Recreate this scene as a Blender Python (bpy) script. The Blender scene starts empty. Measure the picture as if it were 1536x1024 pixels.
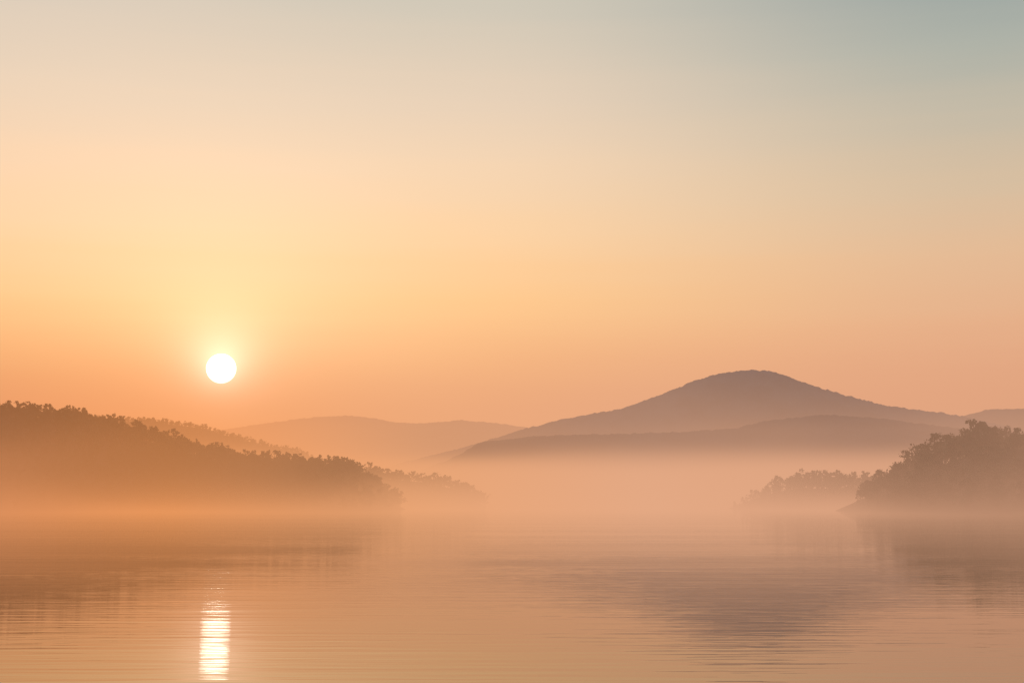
import bpy, math, numpy as np
from mathutils import Vector
rng = np.random.default_rng(11)
sc = bpy.context.scene
R = math.radians

def lin(r, g, b):
    f = lambda c: (c/12.92 if c <= .04045 else ((c+.055)/1.055)**2.4)
    return (f(r/255), f(g/255), f(b/255), 1.0)

# ---------------------------------------------------------------- geography
EYE = 5.0                    # camera height over the lake, metres
PX_TAN = 1/2133.0                # one image pixel (tangent units)
SUN_B, SUN_E = -438*PX_TAN, 202*PX_TAN
sun_dir = Vector((SUN_B, 1.0, SUN_E)).normalized()
SUN_ELEV = math.asin(sun_dir.z); SUN_AZ = math.atan2(sun_dir.x, sun_dir.y)

# ---------------------------------------------------------------- node helpers
class NT:
    def __init__(s, tree): s.t = tree; s.n = tree.nodes; s.l = tree.links
    def new(s, typ, **kw):
        n = s.n.new(typ)
        for k, v in kw.items(): setattr(n, k, v)
        return n
    def put(s, sock, v):
        if isinstance(v, bpy.types.NodeSocket): s.l.new(v, sock)
        else: sock.default_value = v
    def m(s, op, a, b=0.0, c=0.0, clamp=False):
        n = s.new('ShaderNodeMath', operation=op); n.use_clamp = clamp
        s.put(n.inputs[0], a); s.put(n.inputs[1], b); s.put(n.inputs[2], c)
        return n.outputs[0]
    def rng(s, v, a, b, c=0.0, d=1.0, smooth=True):
        n = s.new('ShaderNodeMapRange'); n.interpolation_type = 'SMOOTHSTEP' if smooth else 'LINEAR'
        s.put(n.inputs[0], v)
        for i, q in enumerate((a, b, c, d)): s.put(n.inputs[i+1], q)
        return n.outputs[0]
    def mix(s, f, a, b, mode='MIX'):
        n = s.new('ShaderNodeMix', data_type='RGBA', blend_type=mode)
        s.put(n.inputs[0], f); s.put(n.inputs[6], a); s.put(n.inputs[7], b)
        return n.outputs[2]
    def ramp(s, f, stops):
        n = s.new('ShaderNodeValToRGB'); cr = n.color_ramp
        cr.elements[0].position = stops[0][0]; cr.elements[0].color = stops[0][1]
        cr.elements[1].position = stops[-1][0]; cr.elements[1].color = stops[-1][1]
        for p, c in stops[1:-1]:
            e = cr.elements.new(p); e.color = c
        s.put(n.inputs[0], f); return n.outputs[0]
    def noise(s, vec, scale=1.0, detail=3.0, rough=.5):
        n = s.new('ShaderNodeTexNoise'); s.put(n.inputs['Vector'], vec)
        n.inputs['Scale'].default_value = scale; n.inputs['Detail'].default_value = detail
        n.inputs['Roughness'].default_value = rough
        return n.outputs[0]
    def mapv(s, vec, scale=(1, 1, 1), loc=(0, 0, 0), rot=(0, 0, 0)):
        n = s.new('ShaderNodeMapping'); s.put(n.inputs[0], vec)
        n.inputs['Scale'].default_value = scale; n.inputs['Location'].default_value = loc
        n.inputs['Rotation'].default_value = rot
        return n.outputs[0]

# ---------------------------------------------------------------- world / sky
w = bpy.data.worlds.new("World"); sc.world = w; w.use_nodes = True
w.node_tree.nodes.clear(); N = NT(w.node_tree)
try: w.cycles.sampling_method = 'NONE'
except Exception as ex: print(ex)
tc = N.new('ShaderNodeTexCoord').outputs['Generated']
sp = N.new('ShaderNodeSeparateXYZ'); N.put(sp.inputs[0], tc)
dx, dy, dz = sp.outputs
elev = N.m('MULTIPLY', N.m('ARCSINE', dz), 57.2958)
az = N.m('MULTIPLY', N.m('ARCTAN2', dx, dy), 57.2958)
streak = N.noise(N.mapv(tc, (2.2, 2.2, 46)), 1.0, 3.0, .55)
elev2 = N.m('ADD', elev, N.m('MULTIPLY', N.m('SUBTRACT', streak, .5), 1.5))
ef = N.m('DIVIDE', elev2, 90.0, clamp=True)
def stops(lst): return [(e/90.0, lin(*c)) for e, c in lst]
zen = [(30, (138, 158, 170)), (50, (112, 138, 165)), (90, (88, 118, 156))]
left = N.ramp(ef, stops([(0, (228, 149, 98)), (3.6, (241, 165, 104)), (5.5, (250, 188, 124)), (8.2, (253, 204, 146)), (10.8, (250, 210, 168)),
    (13.5, (243, 212, 180)), (16.1, (230, 210, 187)), (20, (211, 202, 188))] + zen))
mid = N.ramp(ef, stops([(0, (226, 161, 121)), (3.6, (234, 168, 124)), (5.5, (245, 184, 130)), (8.2, (251, 201, 143)), (10.8, (247, 209, 165)),
    (13.5, (239, 211, 180)), (16.1, (226, 207, 185)), (20, (202, 198, 184))] + zen))
right = N.ramp(ef, stops([(0, (216, 156, 124)), (4.1, (224, 163, 130)), (6.8, (231, 178, 139)), (9.5, (227, 188, 151)), (12.2, (213, 191, 162)),
    (14.8, (192, 186, 168)), (17.4, (169, 177, 168)), (20, (151, 165, 163))] + zen))
c1 = N.mix(N.rng(az, -19, 0), left, mid)
c2 = N.mix(N.rng(az, -2, 20), c1, right)
# cool anti-solar sky behind the viewer
back = N.ramp(ef, stops([(0, (176, 166, 176)), (8, (196, 172, 176)), (18, (160, 170, 190)), (40, (120, 148, 185)), (90, (88, 118, 156))]))
c3 = N.mix(N.rng(dy, .75, -.3), c2, back)
# solar aureole
dot = N.new('ShaderNodeVectorMath', operation='DOT_PRODUCT'); N.put(dot.inputs[0], tc); dot.inputs[1].default_value = sun_dir
ang = N.m('MULTIPLY', N.m('ARCCOSINE', dot.outputs['Value']), 57.2958)
g = lambda s_: N.m('EXPONENT', N.m('MULTIPLY', N.m('POWER', N.m('DIVIDE', ang, s_), 2.0), -1.0))
c4 = N.mix(g(6.4), c3, (.14, .125, .10, 1), 'ADD')
c5 = N.mix(g(3.2), c4, (.16, .12, .06, 1), 'ADD')
halo = N.m('EXPONENT', N.m('MULTIPLY', N.m('MAXIMUM', N.m('SUBTRACT', ang, .6), 0), -1.35))
c5 = N.mix(halo, c5, (1.4, 1.05, .85, 1), 'ADD')
bg = N.new('ShaderNodeBackground'); N.put(bg.inputs[0], c5); bg.inputs[1].default_value = 1.0
sky = N.new('ShaderNodeTexSky', sky_type='NISHITA'); sky.sun_disc = False
sky.sun_elevation = SUN_ELEV; sky.sun_rotation = SUN_AZ; sky.dust_density = 4
bg2 = N.new('ShaderNodeBackground'); N.put(bg2.inputs[0], sky.outputs[0]); bg2.inputs[1].default_value = 0.003
ad = N.new('ShaderNodeAddShader'); N.l.new(bg.outputs[0], ad.inputs[0]); N.l.new(bg2.outputs[0], ad.inputs[1])
ow = N.new('ShaderNodeOutputWorld'); N.l.new(ad.outputs[0], ow.inputs[0])

# ---------------------------------------------------------------- lamp + sun body
# the direct beam is almost extinguished by the haze, as bright as the visible disc
ld = bpy.data.lights.new("sunlight", 'SUN'); ld.energy = 0.03; ld.angle = R(1.05); ld.color = (1, .84, .6)
ld.use_shadow = False
lo = bpy.data.objects.new("sunlight", ld); sc.collection.objects.link(lo)
lo.rotation_euler = (-sun_dir).to_track_quat('-Z', 'Y').to_euler()

def newmat(name):
    m = bpy.data.materials.new(name); m.use_nodes = True; m.node_tree.nodes.clear()
    n = NT(m.node_tree); o = n.new('ShaderNodeOutputMaterial'); return m, n, o

m_sun, n, o = newmat("sun_photosphere")
e = n.new('ShaderNodeEmission'); e.inputs[0].default_value = (1, .92, .78, 1); e.inputs[1].default_value = 6
n.l.new(e.outputs[0], o.inputs[0])
try: m_sun.cycles.emission_sampling = 'NONE'
except Exception as ex: print(ex)
bpy.ops.mesh.primitive_uv_sphere_add(segments=96, ring_count=48, radius=22.3*PX_TAN*24000,
    location=(SUN_B*24000, 24000, EYE+SUN_E*24000))
so = bpy.context.object; so.name = "sun"; so.data.materials.append(m_sun)
for p in so.data.polygons: p.use_smooth = True

# ---------------------------------------------------------------- terrain materials
def land_mat(name, a, b, scale):
    m, n, o = newmat(name)
    pos = n.new('ShaderNodeNewGeometry').outputs['Position']
    f = n.noise(pos, scale, 4, .65)
    col = n.mix(n.rng(f, .35, .65), a, b)
    d = n.new('ShaderNodeBsdfDiffuse'); n.put(d.inputs['Color'], col)
    n.l.new(d.outputs[0], o.inputs[0]); return m
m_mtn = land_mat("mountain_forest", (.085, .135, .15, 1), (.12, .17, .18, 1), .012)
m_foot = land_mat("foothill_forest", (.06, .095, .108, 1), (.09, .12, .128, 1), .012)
m_soil = land_mat("forest_floor", (.03, .03, .02, 1), (.06, .05, .035, 1), .05)
m_leaf = land_mat("foliage", (.025, .035, .016, 1), (.085, .085, .04, 1), .16)
m_bark = land_mat("bark", (.04, .03, .02, 1), (.08, .06, .045, 1), 1.5)
m_ground = land_mat("valley_ground", (.05, .06, .03, 1), (.08, .08, .05, 1), .01)

# ---------------------------------------------------------------- numpy value noise
_tab = rng.random((256, 256))
def vnoise(x, y):
    xi = np.floor(x).astype(int); yi = np.floor(y).astype(int)
    fx = x-xi; fy = y-yi; fx = fx*fx*(3-2*fx); fy = fy*fy*(3-2*fy)
    a = _tab[xi & 255, yi & 255]; b = _tab[(xi+1) & 255, yi & 255]
    c = _tab[xi & 255, (yi+1) & 255]; d = _tab[(xi+1) & 255, (yi+1) & 255]
    return (a*(1-fx)+b*fx)*(1-fy)+(c*(1-fx)+d*fx)*fy - .5
def fbm(x, y, o=5, g=.5):
    s = 0; a = 1
    for i in range(o):
        s = s+a*vnoise(x*2**i+17.3*i, y*2**i+5.1*i); a *= g
    return s

def mesh_obj(name, verts, quads, mats, midx=None, smooth=True, parent=None):
    me = bpy.data.meshes.new(name)
    me.vertices.add(len(verts)); me.vertices.foreach_set('co', verts.astype(np.float32).ravel())
    me.loops.add(len(quads)*4); me.loops.foreach_set('vertex_index', quads.astype(np.int32).ravel())
    me.polygons.add(len(quads)); me.polygons.foreach_set('loop_start', np.arange(0, len(quads)*4, 4, dtype=np.int32))
    for m in mats: me.materials.append(m)
    if midx is not None: me.polygons.foreach_set('material_index', midx.astype(np.int32))
    me.polygons.foreach_set('use_smooth', np.full(len(quads), smooth))
    me.update(calc_edges=True); me.validate()
    ob = bpy.data.objects.new(name, me); sc.collection.objects.link(ob)
    if parent: ob.parent = parent
    return ob

def hill(name, D, prof, front, back_, mat, nx, ny, amp=.06, nscale=400., tree=0., rough=0.):
    """prof: skyline in image pixels (right of centre, above horizon), placed at distance D"""
    px = np.array([p[0] for p in prof])*PX_TAN*D  # image pixel offsets scaled to metres at this distance
    pz = EYE+np.array([p[1] for p in prof])*PX_TAN*D-tree
    def zf(x, y):
        t = np.where(y < D, (y-D)/front, (y-D)/back_)
        s = .5*(1+np.cos(np.pi*np.clip(t, -1, 1)))
        r = np.interp(x, px, pz)
        off = np.clip(np.abs(t), 0, 1)
        z = (r+6)*s-6+fbm(x/nscale, y/nscale)*amp*np.maximum(r, 0)*(off*(1-off)*4+.12)
        return z
    xs = np.linspace(px[0], px[-1], nx); ys = np.linspace(D-front, D+back_, ny)
    X, Y = np.meshgrid(xs, ys); Z = zf(X, Y)
    if rough: Z = Z+fbm(X/(rough*2.2), Y/(rough*2.2), 3)*rough
    v = np.stack([X, Y, Z], -1).reshape(-1, 3)
    i = (np.arange(ny-1)[:, None]*nx+np.arange(nx-1)[None, :]).ravel()
    q = np.stack([i, i+1, i+nx+1, i+nx], -1)
    return mesh_obj(name, v, q, [mat]), zf

# ---------------------------------------------------------------- trees
def make_tree(nl, leaf, seed):
    r = np.random.default_rng(seed)
    V = []; Q = []; M = []
    def tube(p0, p1, r0, r1):
        b = len(V); p0 = np.array(p0); p1 = np.array(p1)
        for p, rr in ((p0, r0), (p1, r1)):
            for k in range(5):
                a = k*2*math.pi/5; V.append(p+np.array([math.cos(a)*rr, math.sin(a)*rr, 0]))
        for k in range(5):
            Q.append([b+k, b+(k+1) % 5, b+5+(k+1) % 5, b+5+k]); M.append(1)
    tube((0, 0, -.15), (.01, 0, .45), .03, .018); tube((.01, 0, .45), (0, .01, .85), .018, .006)
    lobes = []
    slim = .65+.5*r.random()
    for k in range(r.integers(7, 12)):
        a = r.random()*6.28; h = .26+.6*r.random(); rad = slim*.34*(1-abs(h-.5)*1.1)*(.4+.7*r.random())
        c = np.array([math.cos(a)*rad, math.sin(a)*rad, h]); lobes.append((c, .09+.10*r.random()))
        tube((0, 0, h*.6), c, .012, .004)
    lobes.append((np.array([.03*r.standard_normal(), .03*r.standard_normal(), .88]), .10))
    per = nl//len(lobes)
    for c, s in lobes:
        for k in range(per):
            d = r.standard_normal(3); d /= np.linalg.norm(d)
            p = c+d*s*(r.random()**.4)*np.array([1, 1, .85])*1.15
            u = r.standard_normal(3); u /= np.linalg.norm(u); t = np.cross(u, r.standard_normal(3)); t /= np.linalg.norm(t)
            L = leaf*(.5+.8*r.random()); b = len(V)
            V += [p-u*L, p+t*L*.6, p+u*L, p-t*L*.6]; Q.append([b, b+1, b+2, b+3]); M.append(0)
    return np.array(V), np.array(Q), np.array(M)

def forest(name, zf, xr, yr, spacing, hmin, hmax, variants, seed=0, grow=None):
    r = np.random.default_rng(seed)
    gx = np.arange(xr[0], xr[1], spacing); gy = np.arange(yr[0], yr[1], spacing)
    X, Y = np.meshgrid(gx, gy); X = (X+r.uniform(-.5, .5, X.shape)*spacing).ravel(); Y = (Y+r.uniform(-.5, .5, Y.shape)*spacing).ravel()
    Z = zf(X, Y); k = (Z > .4)
    k &= (np.abs(X/Y) < .55)
    X, Y, Z = X[k], Y[k], Z[k]
    Vs = []; Qs = []; Ms = []; off = 0
    for x, y, z in zip(X, Y, Z):
        v, q, m = variants[r.integers(len(variants))]
        h = hmin+(hmax-hmin)*r.random()**1.5*(.5+1.0*(vnoise(np.array(x/35), np.array(y/35))+.5))
        if grow: h *= min(1, max(.35, (x-grow[0])/(grow[1]-grow[0])))
        a = r.random()*6.28; ca, sa = math.cos(a), math.sin(a); ws = h*(.8+.5*r.random())
        P = np.empty_like(v); P[:, 0] = (v[:, 0]*ca-v[:, 1]*sa)*ws+x; P[:, 1] = (v[:, 0]*sa+v[:, 1]*ca)*ws+y; P[:, 2] = v[:, 2]*h+z
        Vs.append(P); Qs.append(q+off); Ms.append(m); off += len(v)
    print(name, len(X), 'trees')
    return mesh_obj(name, np.concatenate(Vs), np.concatenate(Qs), [m_leaf, m_bark], np.concatenate(Ms), smooth=False)

T_fine = [make_tree(320, .048, s) for s in range(9)]
T_mid = [make_tree(130, .080, s+20) for s in range(8)]
T_low = [make_tree(60, .12, s+40) for s in range(6)]

# near wooded hill, left shore
_, z1 = hill("wooded_hill", 1200, [(-1300, 170), (-1000, 160), (-768, 149), (-708, 142), (-628, 133), (-588, 121), (-528, 104), (-468, 87), (-418, 74),
    (-368, 67), (-308, 66), (-250, 59), (-218, 43), (-178, 15), (-150, -2)], 300, 300, m_soil, 160, 60, amp=.25, nscale=120, tree=9)
forest("distant_tree_mass", z1, (-640, -80), (930, 1270), 8.5, 7, 15, T_mid, seed=1)
# hill behind it, towards the sun
_, z2 = hill("wooded_hill", 3000, [(-1200, 140), (-700, 135), (-583, 128), (-528, 123), (-458, 118), (-418, 104), (-368, 92), (-328, 85), (-303, 76), (-270, 55), (-230, 25), (-200, -2)],
    450, 400, m_soil, 140, 50, amp=.2, nscale=200, tree=8.5)
forest("distant_tree_mass", z2, (-1300, -280), (2820, 3050), 12, 6, 12, T_low, seed=2)
# low wooded point
_, z3 = hill("wooded_hill", 1750, [(-330, 40), (-228, 55), (-168, 47), (-128, 43), (-88, 34), (-60, 22), (-40, 8), (-28, -2)],
    160, 200, m_soil, 80, 40, amp=.2, nscale=90, tree=10)
forest("distant_tree_mass", z3, (-280, -20), (1600, 1790), 10, 8, 16, T_low, seed=3)
# right shore hill
_, z4 = hill("wooded_hill", 900, [(525, -2), (538, 14), (552, 32), (580, 50), (606, 66), (632, 77), (662, 89), (692, 98), (732, 102), (768, 107), (900, 124), (1200, 146)],
    170, 260, m_soil, 110, 50, amp=.2, nscale=80, tree=11)
forest("distant_tree_mass", z4, (205, 490), (740, 960), 8.5, 7, 22, T_fine, seed=4)
_, z5 = hill("wooded_hill", 1450, [(310, -2), (330, 8), (355, 20), (382, 30), (432, 40), (462, 37), (502, 40), (522, 41), (600, 48), (800, 60)],
    150, 200, m_soil, 90, 40, amp=.2, nscale=80, tree=11)
forest("distant_tree_mass", z5, (215, 470), (1320, 1490), 9.5, 8, 21, T_mid, seed=5, grow=(205, 280))

# far relief
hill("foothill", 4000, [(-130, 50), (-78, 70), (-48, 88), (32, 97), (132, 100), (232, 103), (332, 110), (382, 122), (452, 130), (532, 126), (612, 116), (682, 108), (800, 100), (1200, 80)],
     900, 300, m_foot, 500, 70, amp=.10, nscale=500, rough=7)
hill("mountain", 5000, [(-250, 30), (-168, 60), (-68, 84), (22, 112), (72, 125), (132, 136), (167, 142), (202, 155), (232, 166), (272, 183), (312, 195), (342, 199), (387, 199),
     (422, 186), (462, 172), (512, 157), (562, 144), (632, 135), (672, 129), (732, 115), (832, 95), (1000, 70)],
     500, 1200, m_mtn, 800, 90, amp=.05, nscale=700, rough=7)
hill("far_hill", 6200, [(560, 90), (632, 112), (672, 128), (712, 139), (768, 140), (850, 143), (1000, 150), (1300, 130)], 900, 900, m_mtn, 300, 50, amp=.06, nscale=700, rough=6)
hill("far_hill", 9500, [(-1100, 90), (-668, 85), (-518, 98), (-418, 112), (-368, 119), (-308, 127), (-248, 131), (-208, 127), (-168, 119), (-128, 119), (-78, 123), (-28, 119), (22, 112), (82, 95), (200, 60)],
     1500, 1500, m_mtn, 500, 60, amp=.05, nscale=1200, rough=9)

# ---------------------------------------------------------------- ground + lake
def sheet(name, x0, x1, y0, y1, z, mat):
    v = np.array([[x0, y0, z], [x1, y0, z], [x1, y1, z], [x0, y1, z]]); return mesh_obj(name, v, np.array([[0, 1, 2, 3]]), [mat], smooth=False)
sheet("ground", -40000, 40000, 2600, 40000, .6, m_ground)

m_w, n, o = newmat("lake_water")
pos = n.new('ShaderNodeNewGeometry').outputs['Position']
r1 = n.noise(n.mapv(pos, (.12, 1.25, 1), rot=(0, 0, R(2))), 1, 1, .5)
r2 = n.noise(n.mapv(pos, (.45, 3.4, 1), rot=(0, 0, R(-4))), 1, 1, .5)
r3 = n.noise(n.mapv(pos, (.02, .25, 1)), 1, 1, .5)
patch = n.rng(n.noise(n.mapv(pos, (.006, .035, 1)), 1, 1, .6), .35, .66, .55, 1.3)
h = n.m('ADD', n.m('ADD', n.m('MULTIPLY', r1, .0105), n.m('MULTIPLY', r2, .0042)), n.m('MULTIPLY', r3, .014))
h = n.m('MULTIPLY', h, patch)
b = n.new('ShaderNodeBump'); b.inputs['Strength'].default_value = 1; b.inputs['Distance'].default_value = 1
n.put(b.inputs['Height'], h)
p = n.new('ShaderNodeBsdfPrincipled'); p.inputs['Base Color'].default_value = (.24, .12, .045, 1)
p.inputs['Roughness'].default_value = .015; p.inputs['IOR'].default_value = 2.6
n.l.new(b.outputs[0], p.inputs['Normal']); n.l.new(p.outputs[0], o.inputs[0])
sheet("lake", -40000, 40000, -3000, 2700, 0, m_w)

# ---------------------------------------------------------------- haze and mist (absorbing volumes with their own glow)
def box(name, x0, x1, y0, y1, z0, z1, mat):
    v = np.array([[x, y, z] for z in (z0, z1) for y in (y0, y1) for x in (x0, x1)], float)
    q = np.array([[0, 2, 3, 1], [4, 5, 7, 6], [0, 1, 5, 4], [2, 6, 7, 3], [0, 4, 6, 2], [1, 3, 7, 5]])
    ob = mesh_obj(name, v, q, [mat], smooth=False)
    avg = ((x1-x0)+(y1-y0)+(z1-z0))/3
    if 'step_m' in mat: mat.cycles.volume_step_rate = mat['step_m']/(avg*.1)
    return ob
def vol(name, fn, step):
    m, n, o = newmat(name)
    if callable(fn):
        pos = n.new('ShaderNodeNewGeometry').outputs['Position']
        s = n.new('ShaderNodeSeparateXYZ'); n.put(s.inputs[0], pos); x, y, z = s.outputs
        d = fn(n, pos, x, y, z)
        # emitted colour in place of scattered light: warm below the sun, pinkish grey to the side
        bq = n.m('DIVIDE', x, n.m('ADD', y, 100))
        f = n.m('MULTIPLY_ADD', bq, 1.25, .5)
        col = n.ramp(f, [(0, lin(226, 148, 102)), (.24, lin(250, 162, 98)), (.42, lin(235, 166, 117)), (.6, lin(228, 169, 132)), (1, lin(213, 159, 127))])
        m['step_m'] = float(step)
    else:
        d, col = fn
    a = n.new('ShaderNodeVolumeAbsorption'); a.inputs[0].default_value = (0, 0, 0, 1); n.put(a.inputs[1], d)
    e = n.new('ShaderNodeEmission'); n.put(e.inputs[0], col); n.put(e.inputs[1], d)  # emission by density stands in for light scattered in the mist
    ad = n.new('ShaderNodeAddShader'); n.l.new(a.outputs[0], ad.inputs[0]); n.l.new(e.outputs[0], ad.inputs[1])
    n.l.new(ad.outputs[0], o.inputs['Volume'])
    return m
M_ = lambda n, *a: n.m('MULTIPLY', *a)
box("haze", -16000, 16000, 5300, 10500, -20, 700, vol("haze_volume", (.00018, lin(236, 167, 123)), 0))
def f_valley(n, pos, x, y, z):
    # general haze
    hz = M_(n, n.m('EXPONENT', n.m('DIVIDE', z, -260.0)), .00011)
    # flat-topped mist on the valley floor, in front of the foothill
    nz = n.noise(n.mapv(pos, (.0012, .0012, .005)), 1, 0, .5)
    top = n.m('MULTIPLY_ADD', nz, 55, 64)
    k = M_(n, n.rng(n.m('DIVIDE', z, top), .6, 1.25, .0028, 0), n.rng(y, 3950, 3850, 0, 1))
    # mist pooled between foothill and mountain
    bh = M_(n, n.m('EXPONENT', n.m('DIVIDE', z, -125.0)), n.rng(y, 3980, 4080, 0, .0014))
    # hollow behind the left shore hill
    hl = M_(n, n.m('EXPONENT', n.m('DIVIDE', z, -160.0)), n.rng(x, -150, -600, 0, .0010))
    return n.m('ADD', n.m('ADD', hz, k), n.m('ADD', bh, hl))
box("valley_mist", -6000, 6000, 2300, 4700, -10, 450, vol("valley_mist_volume", f_valley, 430))
def f_lake(n, pos, x, y, z):
    nz = n.noise(n.mapv(pos, (.0045, .0045, .02)), 1, 1, .55)
    H = n.m('MAXIMUM', n.m('MULTIPLY_ADD', nz, 75, -21), 4)
    k = n.m('EXPONENT', n.m('DIVIDE', z, M_(n, H, -1)))
    e = n.rng(y, 60, 900, .0001, .0034)
    return n.m('MULTIPLY_ADD', k, e, .00024)
box("lake_mist", -1100, 1100, 100, 2000, -5, 110, vol("lake_mist_volume", f_lake, 220))

# ---------------------------------------------------------------- camera
cd = bpy.data.cameras.new("camera"); cd.lens = 50; cd.sensor_width = 36; cd.clip_start = .5; cd.clip_end = 80000
co = bpy.data.objects.new("camera", cd); sc.collection.objects.link(co)
co.location = (0, 0, EYE); co.rotation_euler = (R(90+6.5), 0, 0)
sc.camera = co
sc.view_settings.view_transform = 'Standard'; sc.view_settings.look = 'None'; sc.view_settings.exposure = 0
